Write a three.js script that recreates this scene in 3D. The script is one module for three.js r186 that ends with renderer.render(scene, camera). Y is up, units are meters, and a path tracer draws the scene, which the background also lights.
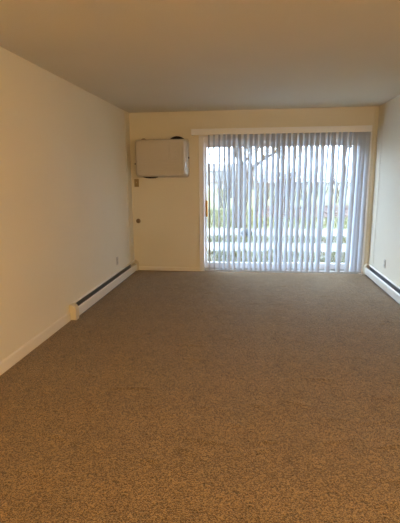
import * as THREE from 'three';
import { mergeGeometries as mergeRaw } from 'three/addons/utils/BufferGeometryUtils.js';
import { RoundedBoxGeometry } from 'three/addons/geometries/RoundedBoxGeometry.js';
import { RectAreaLightUniformsLib } from 'three/addons/lights/RectAreaLightUniformsLib.js';

/* ------------------------------------------------------------ camera, sky, exposure */
const scene = new THREE.Scene();
const camera = new THREE.PerspectiveCamera(62.446, 400 / 523, 0.05, 400);
camera.position.set(1.898, 1.464, 6.684);
camera.rotation.order = 'YXZ';
camera.rotation.set(-0.19176, 0.12262, -0.0076);
scene.add(camera);

const SKY = 10.8;                                       // even white overcast
scene.background = new THREE.Color().setRGB(0.77 * SKY, 0.95 * SKY, 1.22 * SKY);

const renderer = new THREE.WebGLRenderer({ antialias: true });
renderer.toneMapping = THREE.LinearToneMapping;
renderer.toneMappingExposure = 1.04;
renderer.shadowMap.enabled = true;
RectAreaLightUniformsLib.init();

const W = 3.655, H = 2.44, D = 9.6;                    // room: back wall z = 0, rear wall z = D
const LAMP_POS = [W, 1.30, 7.6], LAMP_POWER = 20;

/* ------------------------------------------------------------ helpers */
const mergeGeometries = list => mergeRaw(list.map(g => g.index ? g.toNonIndexed() : g));
let seed = 20240611;
function rnd() { seed |= 0; seed = seed + 0x6D2B79F5 | 0; let t = Math.imul(seed ^ seed >>> 15, 1 | seed); t = t + Math.imul(t ^ t >>> 7, 61 | t) ^ t; return ((t ^ t >>> 14) >>> 0) / 4294967296; }
const rr = (a, b) => a + (b - a) * rnd();
const used = new Map();
function numbered(name) { const n = used.get(name) ?? 0; used.set(name, n + 1); return n ? `${name}_${String(n).padStart(3, '0')}` : name; }
function tag(o, label, category, group, kind) {
  o.userData.label = label;
  if (category) o.userData.category = category;
  if (group) o.userData.group = group;
  if (kind) o.userData.kind = kind;
  return o;
}
function mesh(name, geo, m, parent = scene) {
  const o = new THREE.Mesh(geo, m);
  o.name = parent === scene ? numbered(name) : name;
  o.castShadow = o.receiveShadow = true;
  parent.add(o); return o;
}
function group(name, [x, y, z] = [0, 0, 0], parent = scene) {
  const g = new THREE.Group(); g.name = parent === scene ? numbered(name) : name; g.position.set(x, y, z); parent.add(g); return g;
}
function bx(x0, x1, y0, y1, z0, z1) { const g = new THREE.BoxGeometry(x1 - x0, y1 - y0, z1 - z0); g.translate((x0 + x1) / 2, (y0 + y1) / 2, (z0 + z1) / 2); boxUV(g); return g; }
function rbx(x0, x1, y0, y1, z0, z1, r = 0.004, s = 2) { const g = new RoundedBoxGeometry(x1 - x0, y1 - y0, z1 - z0, s, r); g.translate((x0 + x1) / 2, (y0 + y1) / 2, (z0 + z1) / 2); return g; }
function boxUV(g) {                                    // uv in metres, by the face's main axis
  const p = g.attributes.position, n = g.attributes.normal, uv = new Float32Array(p.count * 2);
  for (let i = 0; i < p.count; i++) {
    const a = [Math.abs(n.getX(i)), Math.abs(n.getY(i)), Math.abs(n.getZ(i))], k = a.indexOf(Math.max(...a));
    const [u, v] = k === 0 ? [p.getZ(i), p.getY(i)] : k === 1 ? [p.getX(i), p.getZ(i)] : [p.getX(i), p.getY(i)];
    uv[2 * i] = u; uv[2 * i + 1] = v;
  }
  g.setAttribute('uv', new THREE.BufferAttribute(uv, 2)); return g;
}
function extrudeZ(pts, z0, z1, bevel = 0) {            // a closed xy outline swept along z
  const s = new THREE.Shape(pts.map(([x, y]) => new THREE.Vector2(x, y)));
  const g = new THREE.ExtrudeGeometry(s, { depth: z1 - z0 - 2 * bevel, bevelEnabled: bevel > 0, bevelSize: bevel, bevelThickness: bevel, bevelSegments: 2, bevelOffset: -bevel, curveSegments: 8 });
  g.translate(0, 0, z0 + bevel); return g;
}
/* tileable value noise */
function lattice(n) { const a = new Float32Array(n * n); for (let i = 0; i < n * n; i++) a[i] = rnd(); return a; }
function noiseLayer(size, n) {
  const L = lattice(n), out = new Float32Array(size * size);
  for (let y = 0; y < size; y++) for (let x = 0; x < size; x++) {
    const fx = x / size * n, fy = y / size * n, x0 = Math.floor(fx), y0 = Math.floor(fy);
    let u = fx - x0, v = fy - y0; u = u * u * (3 - 2 * u); v = v * v * (3 - 2 * v);
    const x1 = (x0 + 1) % n, y1 = (y0 + 1) % n;
    out[y * size + x] = (L[y0 * n + x0] * (1 - u) + L[y0 * n + x1] * u) * (1 - v) + (L[y1 * n + x0] * (1 - u) + L[y1 * n + x1] * u) * v;
  }
  return out;
}
function texture(size, fn, { srgb = false, repeat = 1 } = {}) {   // fn(i) -> [r,g,b] 0..1
  const d = new Uint8Array(size * size * 4);
  for (let i = 0; i < size * size; i++) { const c = fn(i); for (let k = 0; k < 3; k++) d[4 * i + k] = Math.max(0, Math.min(255, Math.round(255 * c[k]))); d[4 * i + 3] = 255; }
  const t = new THREE.DataTexture(d, size, size);
  t.wrapS = t.wrapT = THREE.RepeatWrapping; t.magFilter = THREE.LinearFilter; t.minFilter = THREE.LinearMipmapLinearFilter; t.generateMipmaps = true;
  if (srgb) t.colorSpace = THREE.SRGBColorSpace;
  t.repeat.set(repeat, repeat); t.needsUpdate = true; return t;
}
const lin = (r, g, b) => new THREE.Color().setRGB(r, g, b);
function std(color, roughness = 0.7, extra = {}) { return new THREE.MeshStandardMaterial({ color, roughness, ...extra }); }

/* ------------------------------------------------------------ materials */
const nA = noiseLayer(512, 128), nB = noiseLayer(512, 40), nC = noiseLayer(512, 7);
const wallBump = texture(512, i => { const v = 0.6 * nA[i] + 0.4 * nB[i]; return [v, v, v]; }, { repeat: 1.6 });
const paintTone = texture(512, i => { const v = 0.965 + 0.035 * nC[i]; return [v, v, v]; }, { repeat: 0.35 });
const M = {};
M.wall = std(lin(0.83, 0.765, 0.615), 0.75, { map: paintTone, bumpMap: wallBump, bumpScale: 0.0007 });
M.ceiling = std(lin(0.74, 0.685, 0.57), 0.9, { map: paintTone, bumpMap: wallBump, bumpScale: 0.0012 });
M.trim = std(lin(0.84, 0.785, 0.68), 0.5);
M.white = std(lin(0.87, 0.87, 0.87), 0.45);
M.enamel = std(lin(0.80, 0.77, 0.70), 0.38);
M.endCap = std(lin(0.78, 0.70, 0.52), 0.45);
M.steel = std(lin(0.24, 0.235, 0.23), 0.5, { metalness: 0.6 });
M.fin = std(lin(0.30, 0.29, 0.28), 0.45, { metalness: 0.8 });
M.damper = std(lin(0.10, 0.095, 0.09), 0.6);
M.copper = std(lin(0.45, 0.22, 0.10), 0.45, { metalness: 0.9 });
M.acPlastic = std(lin(0.62, 0.57, 0.50), 0.55);
M.acSleeve = std(lin(0.62, 0.56, 0.47), 0.6);
M.foam = std(lin(0.02, 0.016, 0.018), 0.9);
M.brass = std(lin(0.36, 0.27, 0.13), 0.45, { metalness: 0.35 });
M.bronze = std(lin(0.20, 0.14, 0.075), 0.5, { metalness: 0.4 });
M.ivory = std(lin(0.60, 0.52, 0.38), 0.5);
M.outlet = std(lin(0.60, 0.55, 0.45), 0.5);
M.slotDark = std(lin(0.05, 0.04, 0.03), 0.8);
M.glass = new THREE.MeshPhysicalMaterial({ color: lin(0.96, 0.98, 0.97), roughness: 0.02, transmission: 1, thickness: 0, ior: 1.5 });
M.vane = new THREE.MeshPhysicalMaterial({ color: lin(0.57, 0.60, 0.65), roughness: 0.8, transmission: 0.07, thickness: 0, side: THREE.DoubleSide });
M.aluminium = std(lin(0.55, 0.56, 0.56), 0.5, { metalness: 0.3 });
const woodN = noiseLayer(128, 24);
M.wood = std(0xffffff, 0.45, { map: texture(128, i => { const v = woodN[(i % 128) + 128 * ((i >> 9) % 128)]; return [0.74 + 0.14 * v, 0.50 + 0.13 * v, 0.20 + 0.08 * v]; }, { srgb: true }) });
M.clip = std(lin(0.45, 0.36, 0.22), 0.5);

/* carpet: twisted loops in mixed browns */
const cA = noiseLayer(1024, 256), cB = noiseLayer(1024, 128), cC = noiseLayer(1024, 22), cD = noiseLayer(1024, 5), cE = noiseLayer(1024, 400), cF = noiseLayer(1024, 64);
const carpetTone = i => 0.38 * cA[i] + 0.34 * cB[i] + 0.15 * cE[i] + 0.13 * cF[i];
const carpetMap = texture(1024, i => {
  const t = Math.max(0, Math.min(1, 0.5 + 3.3 * (carpetTone(i) - 0.5))), s = 0.97 + 0.10 * (cC[i] - 0.5) + 0.12 * (cD[i] - 0.5);
  return [(0.285 + 0.45 * t) * s, (0.21 + 0.395 * t) * s, (0.11 + 0.305 * t) * s];
}, { srgb: true, repeat: 1.7 });
const carpetBump = texture(1024, i => { const v = 0.5 + 1.4 * (carpetTone(i) - 0.5); return [v, v, v]; }, { repeat: 1.7 });
M.carpet = new THREE.MeshPhysicalMaterial({ color: 0xffffff, map: carpetMap, bumpMap: carpetBump, bumpScale: 0.008, roughness: 1, sheen: 1, sheenRoughness: 0.8, sheenColor: lin(0.95, 0.88, 0.80) });

/* outdoors */
const gA = noiseLayer(512, 200), gB = noiseLayer(512, 60), gC = noiseLayer(512, 9);
const mixTex = (a, b, c) => texture(512, i => { const t = 0.5 * gA[i] + 0.3 * gB[i] + 0.2 * gC[i], k = Math.max(0, Math.min(1, 0.5 + 2 * (t - 0.5))), q = Math.max(0, gB[i] - 0.62) * 2.2; return [0, 1, 2].map(j => (a[j] + (b[j] - a[j]) * k) * (1 - q) + c[j] * q); }, { srgb: true, repeat: 0.4 });
M.lawn = std(lin(0.56, 0.54, 0.50), 1, { map: mixTex([0.36, 0.36, 0.18], [0.50, 0.50, 0.27], [0.44, 0.36, 0.24]) });
M.bed = std(lin(0.42, 0.40, 0.40), 1, { map: mixTex([0.38, 0.28, 0.23], [0.54, 0.42, 0.36], [0.33, 0.27, 0.20]) });
M.verge = std(lin(0.40, 0.39, 0.40), 1, { map: mixTex([0.34, 0.32, 0.25], [0.50, 0.47, 0.37], [0.40, 0.42, 0.22]) });
M.concrete = std(lin(0.42, 0.42, 0.42), 0.9, { map: mixTex([0.60, 0.59, 0.57], [0.68, 0.67, 0.65], [0.55, 0.54, 0.51]) });
M.asphalt = std(lin(0.30, 0.29, 0.28), 0.95);
M.bark = std(lin(0.062, 0.049, 0.040), 0.95);
M.twig = std(lin(0.085, 0.062, 0.045), 0.95);
M.twigRed = std(lin(0.095, 0.058, 0.042), 0.95);
M.twigGrey = std(lin(0.105, 0.090, 0.078), 0.95);
M.yellowLeaf = new THREE.MeshPhysicalMaterial({ color: lin(0.30, 0.17, 0.01), roughness: 1, transmission: 0.4, thickness: 0, side: THREE.DoubleSide });
M.grassBlade = new THREE.MeshPhysicalMaterial({ color: lin(0.10, 0.095, 0.036), roughness: 1, side: THREE.DoubleSide });
M.deadLeaf = new THREE.MeshPhysicalMaterial({ color: lin(0.075, 0.045, 0.025), roughness: 1, side: THREE.DoubleSide });
M.siding = std(lin(0.35, 0.34, 0.33), 0.9);
M.roof = std(lin(0.17, 0.15, 0.14), 0.95);
M.brick = std(lin(0.24, 0.18, 0.16), 0.95);
M.stone = std(lin(0.03, 0.03, 0.032), 0.9);

/* ------------------------------------------------------------ the room shell */
const struct = (o, label) => { o.userData.kind = 'structure'; if (label) o.userData.label = label; return o; };
const OX0 = 1.085, OX1 = 3.56, OY1 = 2.065;             // opening for the sliding door
struct(mesh('wall_back', mergeGeometries([bx(-0.2, OX0, -0.2, H, -0.2, 0), bx(OX1, W + 0.2, -0.2, H, -0.2, 0), bx(OX0, OX1, OY1, H, -0.2, 0), bx(OX0, OX1, -0.2, -0.005, -0.2, 0)]), M.wall), 'cream painted wall around the sliding glass door');
struct(mesh('wall_left', bx(-0.2, 0, -0.2, H, 0, D), M.wall), 'long cream painted wall on the left');
struct(mesh('wall_right', bx(W, W + 0.2, -0.2, H, 0, D), M.wall), 'cream painted wall on the right');
struct(mesh('wall_rear', bx(-0.2, W + 0.2, -0.2, H, D, D + 0.2), M.wall), 'cream painted wall behind the camera');
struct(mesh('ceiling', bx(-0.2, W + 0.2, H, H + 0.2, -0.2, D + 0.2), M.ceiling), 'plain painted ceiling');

/* carpet with the slight ripples and short wrinkles it has worn into */
{
  const nx = 240, nz = 640, g = new THREE.PlaneGeometry(W, D, nx, nz); g.rotateX(-Math.PI / 2); g.translate(W / 2, 0, D / 2);
  const wr = [];
  for (let k = 0; k < 95; k++) { const z = rr(0.5, 5.0); wr.push([rr(0.4, 3.4), z, rr(-0.35, 0.35) + (rnd() < 0.3 ? 0.6 : 0), rr(0.03, 0.13), rr(0.004, 0.009)]); }
  const p = g.attributes.position, uv = g.attributes.uv;
  for (let i = 0; i < p.count; i++) {
    const x = p.getX(i), z = p.getZ(i);
    let h = 0.0016 * Math.sin(2.1 * x + 1.3 * z) + 0.0014 * Math.sin(5.3 * z - 1.7 * x + 0.6) + 0.0010 * Math.sin(7.7 * x + 2.2 * z);
    for (const [wx, wz, a, l, hh] of wr) { const dx = x - wx, dz = z - wz, s = dx * Math.cos(a) + dz * Math.sin(a), t = -dx * Math.sin(a) + dz * Math.cos(a); h += hh * Math.exp(-s * s / (l * l) - t * t / 0.00022); }
    const e = Math.min(x, W - x, z, D - z); h *= Math.min(1, Math.max(0, e / 0.15));
    p.setY(i, h); uv.setXY(i, x, z);
  }
  g.computeVertexNormals();
  const slab = bx(0, W, -0.2, -0.01, 0, D); 
  const f = struct(mesh('floor', g, M.carpet), 'brown loop pile carpet covering the whole floor');
  mesh('subfloor', slab, M.concrete, f);
}
/* baseboards and narrow furring boards in the two window corners */
const baseProfile = (d, h) => [[0, 0], [d, 0], [d, h - 0.012], [d * 0.55, h - 0.003], [0.002, h], [0, h]];
struct(mesh('baseboard_left', extrudeZ(baseProfile(0.013, 0.094), 2.545, D), M.trim), 'painted baseboard along the left wall');
struct(mesh('baseboard_right', extrudeZ(baseProfile(0.013, 0.094).map(([x, y]) => [W - x, y]), 3.285, D), M.trim), 'painted baseboard along the right wall');
{ const g = extrudeZ(baseProfile(0.013, 0.062).map(([x, y]) => [-x, y]), 0.075, 1.062); g.rotateY(Math.PI / 2); struct(mesh('baseboard_back', g, M.trim), 'low painted baseboard below the air conditioner'); }
struct(mesh('trim_1', rbx(0, 0.006, 0, H, 0.0, 0.225, 0.0025), M.wall), 'flat painted corner board on the left wall');
struct(mesh('trim_2', rbx(W - 0.004, W, 0, H, 0.0, 0.245, 0.0018), M.wall), 'flat painted corner board on the right wall');
struct(mesh('trim_3', rbx(3.592, 3.618, 0, H, 0, 0.014, 0.005), M.wall), 'thin painted strip beside the right corner');

/* ------------------------------------------------------------ sliding glass door */
{
  const d = group('door_1', [0, 0, 0]); struct(d, 'white framed sliding glass door behind the blinds');
  mesh('casing', mergeGeometries([rbx(1.070, 1.148, 0, 2.075, -0.012, 0.016, 0.006), rbx(1.070, 3.578, 2.056, 2.086, -0.012, 0.016, 0.004), rbx(3.545, 3.578, 0, 2.075, -0.012, 0.016, 0.004)]), M.white, d);
  mesh('jamb', rbx(OX0, 1.148, 0.0, OY1, -0.185, -0.002, 0.004), M.white, d);
  mesh('jamb', rbx(3.515, OX1, 0.0, OY1, -0.185, -0.002, 0.004), M.white, d);
  mesh('head', mergeGeometries([rbx(1.148, 3.515, 2.005, OY1, -0.185, -0.002, 0.004), rbx(1.148, 3.515, 1.985, 2.01, -0.03, -0.012, 0.003)]), M.white, d);
  mesh('sill_track', mergeGeometries([rbx(1.148, 3.515, -0.005, 0.03, -0.2, -0.002, 0.003), bx(1.148, 3.515, 0.03, 0.048, -0.075, -0.069), bx(1.148, 3.515, 0.03, 0.048, -0.125, -0.119)]), M.aluminium, d);
  const panel = (name, x0, x1, z0, z1, label) => {
    const p = group(name, [0, 0, 0], d); p.userData.label = label;
    mesh('stile', rbx(x0, x0 + 0.035, 0.045, 2.0, z0, z1, 0.003), M.white, p);
    mesh('stile', rbx(x1 - 0.06, x1, 0.045, 2.0, z0, z1, 0.003), M.white, p);
    mesh('rail', rbx(x0 + 0.035, x1 - 0.06, 1.915, 2.0, z0, z1, 0.003), M.white, p);
    mesh('rail', rbx(x0 + 0.035, x1 - 0.06, 0.048, 0.140, z0, z1, 0.003), M.white, p);
    mesh('glass_pane', bx(x0 + 0.03, x1 - 0.055, 0.135, 1.92, (z0 + z1) / 2 - 0.003, (z0 + z1) / 2 + 0.003), M.glass, p);
    return p;
  };
  const sl = panel('sliding_panel', 1.148, 2.365, -0.092, -0.052, 'sliding glass panel with a wooden pull handle');
  panel('fixed_panel', 2.300, 3.515, -0.145, -0.102, 'fixed glass panel on the right');
  // wooden pull handle with two metal posts
  const hs = []; for (let k = 0; k <= 10; k++) { const t = k / 10; hs.push(new THREE.Vector3(1.186, 0.882 + 0.222 * t, -0.02 + 0.012 * Math.sin(Math.PI * t))); }
  const hg = new THREE.TubeGeometry(new THREE.CatmullRomCurve3(hs), 20, 0.017, 8, false);
  const cap = y => { const g = new THREE.SphereGeometry(0.017, 8, 6); g.translate(1.186, y, -0.02); return g; };
  const h = mesh('handle', mergeGeometries([hg, cap(0.882), cap(1.104)]), M.wood, sl); h.userData.label = 'wooden pull handle';
  mesh('handle_mount', mergeGeometries([bx(1.176, 1.194, 0.905, 0.925, -0.055, -0.02), bx(1.176, 1.194, 1.06, 1.08, -0.055, -0.02)]), M.brass, sl);
}

/* ------------------------------------------------------------ vertical blind */
{
  const b = group('vertical_blind', [0, 0, 0]); tag(b, 'white vertical blind with wide valance hanging over the sliding glass door', 'blind');
  const v = mesh('valance', rbx(0.979, 3.533, 2.080, 2.165, 0.168, 0.180, 0.003), M.white, b);
  mesh('valance_return', rbx(0.979, 0.989, 2.080, 2.165, 0.0, 0.170, 0.003), M.white, v);
  mesh('valance_return', rbx(3.523, 3.533, 2.080, 2.165, 0.0, 0.170, 0.003), M.white, v);
  mesh('headrail', mergeGeometries([rbx(1.03, 3.50, 2.118, 2.150, 0.075, 0.125, 0.003), bx(1.25, 1.28, 2.13, 2.16, 0, 0.08), bx(2.25, 2.28, 2.13, 2.16, 0, 0.08), bx(3.2, 3.23, 2.13, 2.16, 0, 0.08)]), M.white, b);
  // one bowed vane: chord along x, hung from its top centre
  const wv = 0.089, sag = 0.0075, top = 2.098, bot = 0.046, nseg = 10, rows = 12;
  const makeVane = (curl) => {
    const pos = [], uv = [], idx = [];
    for (let j = 0; j <= rows; j++) for (let i = 0; i <= nseg; i++) {
      const t = i / nseg * 2 - 1, k = j / rows;
      const c = curl * Math.sin(Math.PI * k) * 0.004;
      pos.push(t * wv / 2, -(top - bot) * k, sag * (1 - t * t) - sag / 2 + c); uv.push(t * wv / 2, -(top - bot) * k);
    }
    for (let j = 0; j < rows; j++) for (let i = 0; i < nseg; i++) { const a = j * (nseg + 1) + i, c = a + nseg + 1; idx.push(a, c, a + 1, a + 1, c, c + 1); }
    const g = new THREE.BufferGeometry(); g.setAttribute('position', new THREE.Float32BufferAttribute(pos, 3)); g.setAttribute('uv', new THREE.Float32BufferAttribute(uv, 2)); g.setIndex(idx); g.computeVertexNormals(); return g;
  };
  const shapes = [-1, 0, 1].map(makeVane);
  const clipG = mergeGeometries([bx(-0.011, 0.011, -0.016, 0.006, -0.003, 0.003), bx(-0.003, 0.003, 0.006, 0.024, -0.003, 0.003)]);
  // [x at top, x at bottom, turn in degrees: 0 edge-on to the room, 90 closed]
  const V = [[1.228, 1.232, 22], [1.304, 1.306, 22], [1.385, 1.391, 24], [1.458, 1.456, 25], [1.526, 1.527, 38], [1.602, 1.606, 33], [1.682, 1.687, 34], [1.766, 1.766, 33], [1.850, 1.850, 34],
    [1.924, 1.926, 33], [2.008, 2.004, 33], [2.090, 2.082, 34], [2.171, 2.165, 34], [2.246, 2.244, 36], [2.318, 2.308, 38], [2.402, 2.388, 34], [2.484, 2.466, 34], [2.566, 2.548, 35], [2.645, 2.630, 34],
    [2.725, 2.712, 34], [2.801, 2.788, 34], [2.880, 2.866, 35], [2.960, 2.890, 12], [3.028, 3.020, 34], [3.112, 3.045, 12], [3.184, 3.170, 34], [3.262, 3.195, 13], [3.330, 3.310, 36], [3.392, 3.372, 24], [3.440, 3.425, 33], [3.496, 3.490, 38]];
  V.forEach(([xt, xb, deg], i) => {
    const o = mesh('vane', shapes[i % 3], M.vane, b);
    o.position.set(xt, top, 0.1); o.rotation.order = 'ZYX';
    // far edge to the left, near edge to the right
    o.rotation.set(0, -(90 - deg) * Math.PI / 180, Math.atan2(xb - xt, top - bot));
    mesh('hanger_clip', clipG, M.clip, o);
  });
  // bead chain between the vane feet is hidden; a control wand hangs at the right end
}

/* ------------------------------------------------------------ air conditioner in a wall sleeve */
{
  const a = group('air_conditioner', [0.512, 1.757, 0]); tag(a, 'boxy white air conditioner mounted high on the wall left of the door', 'air conditioner');
  const roundRect = (w, h, r) => { const s = new THREE.Shape(); const x = -w / 2, y = -h / 2; s.moveTo(x + r, y); s.lineTo(x + w - r, y); s.quadraticCurveTo(x + w, y, x + w, y + r); s.lineTo(x + w, y + h - r); s.quadraticCurveTo(x + w, y + h, x + w - r, y + h); s.lineTo(x + r, y + h); s.quadraticCurveTo(x, y + h, x, y + h - r); s.lineTo(x, y + r); s.quadraticCurveTo(x, y, x + r, y); return s; };
  // loft of rounded rectangles gives the softly tapered cover
  const ring = (w, h, r, z) => roundRect(w, h, r).getSpacedPoints(72).slice(0, 72).map(p => [p.x, p.y, z]);
  const secs = [[0.800, 0.556, 0.05, 0.0], [0.800, 0.556, 0.05, 0.075], [0.790, 0.552, 0.052, 0.125], [0.772, 0.543, 0.054, 0.165], [0.746, 0.528, 0.05, 0.192], [0.716, 0.506, 0.045, 0.206], [0.700, 0.490, 0.04, 0.210]].map(s => ring(...s));
  const pos = [], idx = []; secs.forEach(s => s.forEach(p => pos.push(...p)));
  for (let j = 0; j + 1 < secs.length; j++) for (let i = 0; i < 72; i++) { const q = j * 72 + i, n = j * 72 + (i + 1) % 72; idx.push(q, n, q + 72, n, n + 72, q + 72); }
  const c = pos.length / 3; pos.push(0, 0, 0.210); const l = (secs.length - 1) * 72; for (let i = 0; i < 72; i++) idx.push(l + i, l + (i + 1) % 72, c);
  const g = new THREE.BufferGeometry(); g.setAttribute('position', new THREE.Float32BufferAttribute(pos, 3)); g.setIndex(idx); g.computeVertexNormals();
  g.rotateZ(-0.004);
  mesh('cover', g, M.acPlastic, a);
  const sg = new THREE.ExtrudeGeometry((() => { const s = roundRect(0.822, 0.578, 0.05); s.holes.push(roundRect(0.79, 0.546, 0.045)); return s; })(), { depth: 0.016, bevelEnabled: false });
  mesh('sleeve', sg, M.acSleeve, a);
  // front face: shallow panel, air slats and a control panel with three dials
  mesh('grille_panel', rbx(-0.335, 0.145, -0.02, 0.225, 0.205, 0.2155, 0.003), M.acPlastic, a);
  for (let k = 0; k < 4; k++) mesh('slat', rbx(-0.335, 0.31, -0.062 - 0.042 * k, -0.040 - 0.042 * k, 0.205, 0.218, 0.003), M.acPlastic, a);
  for (let k = 0; k < 3; k++) mesh('front_panel', rbx(-0.335 + 0.218 * k, -0.127 + 0.218 * k, -0.236, -0.196, 0.205, 0.2155, 0.003), M.acPlastic, a);
  const cp = mesh('control_panel', rbx(0.165, 0.31, -0.02, 0.225, 0.205, 0.2155, 0.003), M.acPlastic, a);
  for (let k = 0; k < 3; k++) { const t = new THREE.CylinderGeometry(0.022, 0.025, 0.012, 20); t.rotateX(Math.PI / 2); t.translate(0.232, 0.165 - 0.075 * k, 0.217); mesh('dial', t, M.acPlastic, cp); }
  // black foam seal squeezed out above and below
  const arc = (w, h, d) => { const s = new THREE.Shape(); s.moveTo(-w / 2, 0); s.quadraticCurveTo(-w * 0.3, h, 0, h); s.quadraticCurveTo(w * 0.3, h, w / 2, 0); s.lineTo(-w / 2, 0); return new THREE.ExtrudeGeometry(s, { depth: d, bevelEnabled: false, curveSegments: 8 }); };
  const f1 = arc(0.22, 0.044, 0.10); f1.translate(0.245, 0.272, 0.02); mesh('foam_seal', f1, M.foam, a);
  const f2 = arc(0.24, 0.026, 0.10); f2.rotateZ(Math.PI); f2.translate(-0.17, -0.272, 0.05); mesh('foam_seal', f2, M.foam, a);
  const f3 = arc(0.10, 0.022, 0.06); f3.translate(-0.27, 0.272, 0.03); mesh('foam_seal', f3, M.bronze, a);
  const k1 = new THREE.CylinderGeometry(0.012, 0.012, 0.016, 12); k1.rotateZ(Math.PI / 2); k1.translate(0.408, 0.005, 0.05); mesh('latch_knob', k1, M.foam, a);
  const k2 = new THREE.CylinderGeometry(0.010, 0.010, 0.014, 12); k2.rotateZ(Math.PI / 2); k2.translate(-0.405, -0.08, 0.12); mesh('latch_knob', k2, M.foam, a);
}

/* ------------------------------------------------------------ wall plates */
{
  const s = group('switch_plate', [0.086, 1.391, 0]); tag(s, 'brass coloured switch plate below the air conditioner', 'switch');
  mesh('plate', rbx(-0.036, 0.036, -0.060, 0.060, 0, 0.007, 0.003), M.brass, s);
  const t = mesh('toggle', rbx(-0.006, 0.006, -0.006, 0.016, 0.006, 0.018, 0.002), M.ivory, s); t.rotation.x = -0.25;
  for (const y of [-0.042, 0.042]) { const c = new THREE.CylinderGeometry(0.0035, 0.0035, 0.003, 10); c.rotateX(Math.PI / 2); c.translate(0, y, 0.0075); mesh('screw', c, M.bronze, s); }
}
{
  const r = group('round_wall_plate', [0.093, 0.797, 0]); tag(r, 'small round bronze plate on the wall below the switch', 'wall plate');
  const L = new THREE.LatheGeometry([[0, 0.010], [0.018, 0.010], [0.024, 0.007], [0.031, 0.007], [0.036, 0.004], [0.037, 0]].map(p => new THREE.Vector2(...p)), 28); L.rotateX(Math.PI / 2);
  mesh('plate', L, M.bronze, r);
  const c = new THREE.CylinderGeometry(0.009, 0.011, 0.012, 16); c.rotateX(Math.PI / 2); c.translate(0, 0, 0.014); mesh('socket', c, M.slotDark, r);
}
function outlet(x, y, z, turn, label) {
  const o = group('wall_outlet', [x, y, z]); o.rotation.y = turn; tag(o, label, 'outlet');
  mesh('plate', rbx(-0.035, 0.035, -0.057, 0.057, 0, 0.006, 0.003), M.outlet, o);
  for (const dy of [-0.022, 0.022]) {
    const f = mesh('socket', rbx(-0.016, 0.016, dy - 0.014, dy + 0.014, 0.005, 0.0085, 0.003), M.outlet, o);
    mesh('slot', mergeGeometries([bx(-0.008, -0.0055, dy - 0.002, dy + 0.007, 0.008, 0.009), bx(0.0055, 0.008, dy - 0.002, dy + 0.007, 0.008, 0.009), bx(-0.002, 0.002, dy - 0.010, dy - 0.006, 0.008, 0.009)]), M.slotDark, f);
  }
}
outlet(0, 0.318, 0.87, Math.PI / 2, 'small wall outlet on the left wall above the heater');
outlet(W, 0.322, 0.785, -Math.PI / 2, 'small wall outlet on the right wall above the heater');

/* ------------------------------------------------------------ baseboard heaters */
function heater(z0, z1, side, label) {
  const o = group('baseboard_heater', side < 0 ? [0, 0, 0] : [W, 0, 0]); tag(o, label, 'heater');
  const put = (name, pts, a, b, m, bev = 0) => { const q = side < 0 ? pts : pts.map(([x, y]) => [-x, y]); return mesh(name, extrudeZ(q, a, b, bev), m, o); };
  const e = 0.075;
  put('back_panel', [[0.001, 0.012], [0.004, 0.012], [0.004, 0.158], [0.001, 0.158]], z0 + e, z1 - e, M.steel);
  put('hood', [[0.001, 0.160], [0.020, 0.160], [0.026, 0.1555], [0.029, 0.158], [0.022, 0.1645], [0.001, 0.1645]], z0 + e, z1 - e, M.enamel);
  put('front_panel', [[0.068, 0.026], [0.0715, 0.026], [0.0715, 0.105], [0.0685, 0.117], [0.0605, 0.127], [0.058, 0.125], [0.0655, 0.115], [0.068, 0.104]], z0 + e, z1 - e, M.enamel);
  put('damper', [[0.030, 0.124], [0.044, 0.135], [0.043, 0.137], [0.029, 0.126]], z0 + e, z1 - e, M.damper);
  // fins along a copper pipe
  const fs = []; const n = Math.round((z1 - z0 - 0.4) / 0.02);
  for (let k = 0; k < n; k++) { const z = z0 + 0.2 + 0.02 * k, s = side < 0 ? 1 : -1; fs.push(bx(Math.min(s * 0.032, s * 0.062), Math.max(s * 0.032, s * 0.062), 0.055, 0.108, z, z + 0.001)); }
  const fm = mesh('heating_fins', mergeGeometries(fs), M.fin, o); fm.userData.kind = 'stuff';
  const pg = new THREE.CylinderGeometry(0.011, 0.011, z1 - z0 - 0.08, 12); pg.rotateX(Math.PI / 2); pg.translate((side < 0 ? 1 : -1) * 0.046, 0.08, (z0 + z1) / 2); mesh('pipe', pg, M.copper, o);
  put('shoe', [[0.002, 0.001], [0.052, 0.001], [0.052, 0.012], [0.002, 0.012]], z0 + e, z1 - e, M.steel);
  // end caps follow the rounded section
  const capP = []; capP.push([0.001, 0.003], [0.074, 0.003], [0.0755, 0.020], [0.0755, 0.104]);
  for (let k = 0; k <= 8; k++) { const t = k / 8 * Math.PI / 2; capP.push([0.0315 + 0.044 * Math.cos(t), 0.112 + 0.055 * Math.sin(t)]); }
  capP.push([0.001, 0.167]);
  put('end_cap', capP, z0, z0 + e + 0.004, M.endCap, 0.003);
  put('end_cap', capP, z1 - e - 0.004, z1, M.endCap, 0.003);
  if (side > 0) put('joint_cover', [[0.0715, 0.026], [0.0735, 0.026], [0.0735, 0.108], [0.0695, 0.120], [0.062, 0.1295], [0.0605, 0.127], [0.0685, 0.117], [0.0715, 0.105]], 1.10, 1.16, M.enamel);
  return o;
}
heater(0.012, 2.54, -1, 'long white baseboard heater along the left wall');
heater(0.012, 3.28, 1, 'long white baseboard heater along the right wall');

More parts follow.
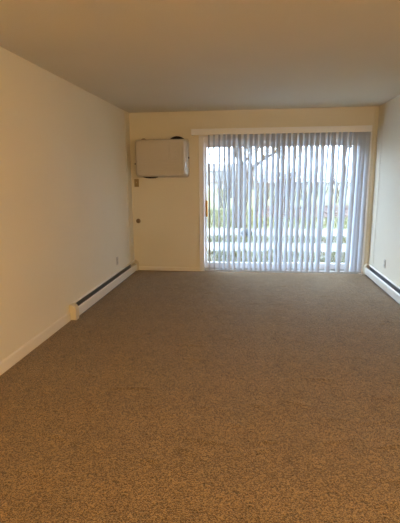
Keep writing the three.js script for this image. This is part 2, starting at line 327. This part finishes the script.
/* ------------------------------------------------------------ wall lamp behind the camera */
{
  const l = group('wall_lamp', LAMP_POS); tag(l, 'frosted globe wall lamp on the right wall behind the camera', 'wall lamp');
  const base = new THREE.CylinderGeometry(0.065, 0.065, 0.02, 32); base.rotateZ(Math.PI / 2); base.translate(-0.01, -0.02, 0); mesh('base', base, M.brass, l);
  const arm = new THREE.TubeGeometry(new THREE.CatmullRomCurve3([[-0.015, -0.02, 0], [-0.08, -0.03, 0], [-0.14, -0.02, 0], [-0.15, 0.02, 0]].map(p => new THREE.Vector3(...p))), 16, 0.009, 10); mesh('arm', arm, M.brass, l);
  const globe = new THREE.SphereGeometry(0.085, 32, 20); globe.translate(-0.15, 0.10, 0);
  mesh('glass_globe', globe, new THREE.MeshStandardMaterial({ color: lin(0.8, 0.7, 0.55), roughness: 0.5, emissive: lin(1, 0.68, 0.34), emissiveIntensity: 2.5 }), l);
  const p = new THREE.PointLight(lin(1, 0.675, 0.34), LAMP_POWER, 0, 2); p.position.set(-0.25, 0.10, 0); p.castShadow = true; p.shadow.radius = 4; p.name = 'wall_lamp_glow'; l.add(p);
}

/* ------------------------------------------------------------ outdoors */
const GY = -0.14;
function slab(name, x0, x1, z0, z1, y, m, label) { return struct(mesh(name, bx(x0, x1, y - 0.1, y, z0, z1), m), label); }
slab('lawn', -60, 60, -140, -0.2, GY, M.lawn, 'pale green lawn outside the door');
slab('verge', -14, 14, -2.75, -0.2, GY + 0.006, M.verge, 'leaf strewn ground just outside the door');
{ const g = bx(-14, 14, GY - 0.09, GY + 0.012, -3.95, -2.75); struct(mesh('footpath', g, M.concrete), 'pale concrete footpath outside the door'); }
slab('path_verge', -14, 14, -5.3, -3.95, GY + 0.008, M.verge, 'worn grass between the two pale paths');
{ const g = bx(-14, 14, GY - 0.09, GY + 0.012, -7.0, -5.3); struct(mesh('sidewalk', g, M.concrete), 'pale sidewalk farther out across the lawn'); }
slab('leaf_bed', 2.0, 16, -19, -11, GY + 0.01, M.bed, 'reddish brown leaf covered bed under the shrubs');
slab('road', -60, 60, -95, -62, GY + 0.01, M.concrete, 'pale road far beyond the lawn');
/* a long pale house far across the lawn */
{
  const h = group('distant_house', [-10, GY, -118]); tag(h, 'long pale house far beyond the lawn at left', 'house');
  mesh('wall', bx(-16, 12, 0.5, 3.4, -8, 0), M.siding, h);
  mesh('brick_base', bx(-16, 12, 0, 0.5, -8, 0.1), M.brick, h);
  mesh('roof', (() => { const s = new THREE.Shape([[-8.6, 3.4], [0.6, 3.4], [-4, 5.6]].map(p => new THREE.Vector2(...p))); const g = new THREE.ExtrudeGeometry(s, { depth: 29, bevelEnabled: false }); g.rotateY(-Math.PI / 2); g.scale(1, 1, 1); g.translate(12.5, 0, 0); return g; })(), M.roof, h);
}
seed = 77120;
/* bare trees and shrubs */
function stick(a, b, r0, r1, sides) {
  const d = new THREE.Vector3().subVectors(b, a), L = d.length(), g = new THREE.CylinderGeometry(r1, r0, L, sides, 1, true);
  g.translate(0, L / 2, 0); g.applyQuaternion(new THREE.Quaternion().setFromUnitVectors(new THREE.Vector3(0, 1, 0), d.normalize())); g.translate(a.x, a.y, a.z); return g;
}
function grow(out, a, dir, len, r, depth, spread, up) {
  let p = a.clone(), d = dir.clone();
  const n = depth > 2 ? 4 : 2;
  for (let k = 0; k < n; k++) {
    const q = p.clone().addScaledVector(d, len / n), f = 1 - 0.35 / n;
    out.push(stick(p, q, r, r * f, depth > 2 ? 7 : depth > 1 ? 5 : 3)); p = q; r *= f;
    d.add(new THREE.Vector3(rr(-1, 1), rr(-0.6, 1) * up, rr(-1, 1)).multiplyScalar(0.16)).normalize();
    if (depth > 0 && k > 0) { const c = depth > 1 ? 1 : 2; for (let m = 0; m < c; m++) { const dd = d.clone().add(new THREE.Vector3(rr(-1, 1), rr(-0.3, 0.9), rr(-1, 1)).multiplyScalar(spread)).normalize(); grow(out, p, dd, len * rr(0.55, 0.75), r * rr(0.5, 0.68), depth - 1, spread, up); } }
  }
  if (depth > 0) for (let m = 0; m < 2; m++) { const dd = d.clone().add(new THREE.Vector3(rr(-1, 1), rr(-0.2, 0.8), rr(-1, 1)).multiplyScalar(spread * 0.7)).normalize(); grow(out, p, dd, len * rr(0.6, 0.8), r * 0.75, depth - 1, spread, up); }
}
function tree(name, label, groupName, x, z, h, r, depth, m) {
  const t = group(name, [x, GY, z]); tag(t, label, name === 'bare_tree' ? 'tree' : 'shrub', groupName);
  const out = []; grow(out, new THREE.Vector3(0, h * 0.25, 0), new THREE.Vector3(rr(-0.15, 0.15), 1, rr(-0.1, 0.1)).normalize(), h * 0.26, r * 0.85, depth, 0.75, 1);
  mesh('trunk', stick(new THREE.Vector3(0, -0.05, 0), new THREE.Vector3(0, h * 0.25 + 0.02, 0), r, r * 0.85, 9), m, t);
  mesh('branches', mergeGeometries(out), m, t); return t;
}
function shrub(label, groupName, x, z, h, m, stems = 9) {
  const t = group('bare_shrub', [x, GY, z]); tag(t, label, 'shrub', groupName);
  const out = [];
  for (let k = 0; k < stems; k++) { const a = rr(0, 6.28), s = rr(0.05, 0.34); grow(out, new THREE.Vector3(rr(-0.3, 0.3), -0.03, rr(-0.3, 0.3)), new THREE.Vector3(Math.cos(a) * s, 1, Math.sin(a) * s)  .normalize(), h * rr(0.34, 0.46), 0.026, 3, 0.62, 0.9); }
  mesh('stems', mergeGeometries(out), m, t); return t;
}
/* the near tree with its long limb reaching up to the right */
{
  const t = group('near_tree', [1.316, GY, -7.5]); tag(t, 'thick dark tree whose long limb reaches up to the right', 'tree');
  const tr = [[0.10, -0.05, 0, 0.20], [0.10, 0.4, 0, 0.15], [0.12, 1.3, 0, 0.13], [0.14, 1.9, 0, 0.12], [0.08, 3.2, -0.1, 0.10], [-0.05, 4.6, -0.2, 0.08]];
  const gs = []; for (let k = 0; k + 1 < tr.length; k++) gs.push(stick(new THREE.Vector3(...tr[k]), new THREE.Vector3(...tr[k + 1]), tr[k][3], tr[k + 1][3], 14));
  mesh('trunk', mergeGeometries(gs), M.bark, t);
  const lb = [[0.14, 1.31, 0, 0.1], [0.41, 1.74, 0, 0.075], [0.56, 1.89, 0, 0.068], [0.72, 2.03, 0, 0.06], [0.9, 2.17, 0, 0.054], [1.08, 2.27, 0, 0.05], [1.24, 2.38, 0, 0.046], [1.8, 2.75, 0, 0.038], [2.35, 3.3, 0, 0.026]];
  const gl = []; for (let k = 0; k + 1 < lb.length; k++) gl.push(stick(new THREE.Vector3(...lb[k]), new THREE.Vector3(...lb[k + 1]), lb[k][3], lb[k + 1][3], 10));
  const limb = mesh('limb', mergeGeometries(gl), M.bark, t);
  const tw = []; for (const [x, y, z, r] of [...lb.slice(2), ...tr.slice(3)]) for (let k = 0; k < 3; k++) grow(tw, new THREE.Vector3(x, y, z), new THREE.Vector3(rr(-0.8, 0.8), rr(0.3, 1), rr(-0.8, 0.8)).normalize(), rr(0.5, 0.8), r * 0.28, 1, 0.8, 0.8);
  mesh('twigs', mergeGeometries(tw), M.bark, limb);
  const leaf = new THREE.Shape(); leaf.moveTo(0, 0); leaf.quadraticCurveTo(0.045, 0.05, 0, 0.12); leaf.quadraticCurveTo(-0.045, 0.05, 0, 0);
  const lg = new THREE.ShapeGeometry(leaf, 4), ls = [];
  for (const [cx, cy, s, n] of [[0.91, 2.44, 0.15, 46], [1.24, 2.43, 0.09, 16], [0.86, 2.59, 0.1, 6]]) for (let k = 0; k < n; k++) { const q = lg.clone(); q.rotateX(rr(-1, 1)); q.rotateY(rr(0, 6.28)); q.rotateZ(rr(-2.5, 2.5)); q.translate(cx + rr(-s, s), cy + rr(-s, s), rr(-s, s)); ls.push(q); }
  const lm = mesh('yellow_leaves', mergeGeometries(ls), M.yellowLeaf, t); lm.userData.kind = 'stuff'; lm.userData.label = 'last yellow leaves';
}
const farTrees = [[-7.5, -84, 12, 0.14], [-4.6, -90, 12, 0.14], [0.2, -28, 7.5, 0.13], [1.4, -38, 9, 0.15], [4.2, -30, 7.5, 0.14], [6.2, -41, 9, 0.16], [8.6, -27, 7.5, 0.14], [11.5, -37, 9, 0.15], [14.5, -30, 8, 0.15], [-7.5, -38, 9, 0.15]];
farTrees.forEach(([x, z, h, r], i) => tree('bare_tree', 'bare leafless tree standing in the woods beyond the lawn', 'bare trees beyond the lawn', x, z, h, r, 4, i > 3 && i % 2 ? M.twig : M.twigGrey));
const shrubSpots = [[1.3, -12.6, 1.9], [3.3, -12.9, 1.9], [2.3, -15.2, 2.0], [4.4, -15.4, 2.0], [3.3, -17.9, 2.2], [5.6, -18.2, 2.3], [7.6, -17.2, 2.3], [7.2, -21.4, 2.4], [4.2, -21.6, 2.3], [0.4, -16.6, 2.0], [9.4, -20, 2.5], [2.2, -20.9, 2.4]];
shrubSpots.forEach(([x, z, h], i) => shrub('twiggy leafless shrub in the thicket beyond the sidewalk', 'shrubs in the thicket', x, z, h, [M.twig, M.twigRed, M.twigGrey][i % 3], 10));
/* small dark stone by the sidewalk */
{ const g = new THREE.IcosahedronGeometry(0.16, 2), p = g.attributes.position; for (let i = 0; i < p.count; i++) { const k = 1 + 0.13 * Math.sin(9 * p.getX(i) + 5 * p.getY(i)) + 0.08 * Math.sin(13 * p.getZ(i)); p.setXYZ(i, p.getX(i) * k, p.getY(i) * k * 0.75, p.getZ(i) * k); } g.computeVertexNormals(); const s = mesh('stone', g, M.stone); s.position.set(1.72, GY + 0.10, -5.15); tag(s, 'small dark stone at the edge of the sidewalk', 'stone'); }
/* grass and fallen leaves: nobody could count them */
{
  const blade = new THREE.BufferGeometry(); const P = [], N = 5;
  for (let k = 0; k < N; k++) { const a = k / N * 6.28, c = Math.cos(a), s = Math.sin(a), lean = 0.03 + 0.02 * (k % 2), h = 0.05 + 0.02 * (k % 3); P.push(-s * 0.006, 0, c * 0.006, s * 0.006, 0, -c * 0.006, c * lean, h, s * lean); }
  blade.setAttribute('position', new THREE.Float32BufferAttribute(P, 3)); blade.computeVertexNormals();
  const n = 9000, im = new THREE.InstancedMesh(blade, M.grassBlade, n), m4 = new THREE.Matrix4(), q = new THREE.Quaternion(), Y = new THREE.Vector3(0, 1, 0);
  for (let i = 0; i < n; i++) {
    let z, x; do { z = -1.0 - 14 * Math.pow(rnd(), 1.3); x = rr(-5, 8); } while ((z < -2.7 && z > -4.0) || (z < -5.25 && z > -7.05) || (x > 1.9 && z < -10.9));
    const s = rr(0.7, 1.6); q.setFromAxisAngle(Y, rr(0, 6.28)); m4.compose(new THREE.Vector3(x, GY + 0.005, z), q, new THREE.Vector3(s, s, s)); im.setMatrixAt(i, m4);
    im.setColorAt(i, lin(rr(0.8, 1.3), rr(0.85, 1.15), rr(0.7, 1.2)));
  }
  im.name = 'grass'; scene.add(im); im.castShadow = im.receiveShadow = true; tag(im, 'short winter grass tufts outside the door', 'grass', null, 'stuff');
  const lf = new THREE.CircleGeometry(0.035, 6); lf.rotateX(-Math.PI / 2 + 0.25); lf.scale(1, 1, 0.7);
  const n2 = 2200, il = new THREE.InstancedMesh(lf, M.deadLeaf, n2);
  for (let i = 0; i < n2; i++) { const bed = i < 1100; const x = bed ? rr(2, 9) : rr(-4, 7), z = bed ? rr(-18, -10.5) : (rnd() < 0.5 ? rr(-2.75, -0.6) : rr(-5.3, -3.95)); const s = rr(0.6, 1.2) * (bed ? 1.8 : 1); q.setFromAxisAngle(Y, rr(0, 6.28)); m4.compose(new THREE.Vector3(x, GY + 0.028, z), q, new THREE.Vector3(s, s, s)); il.setMatrixAt(i, m4); il.setColorAt(i, lin(rr(0.7, 1.5), rr(0.7, 1.4), rr(0.6, 1.4))); }
  il.name = 'fallen_leaves'; scene.add(il); il.castShadow = il.receiveShadow = true; tag(il, 'brown fallen leaves scattered on the ground outside', 'leaves', null, 'stuff');
}

renderer.render(scene, camera);
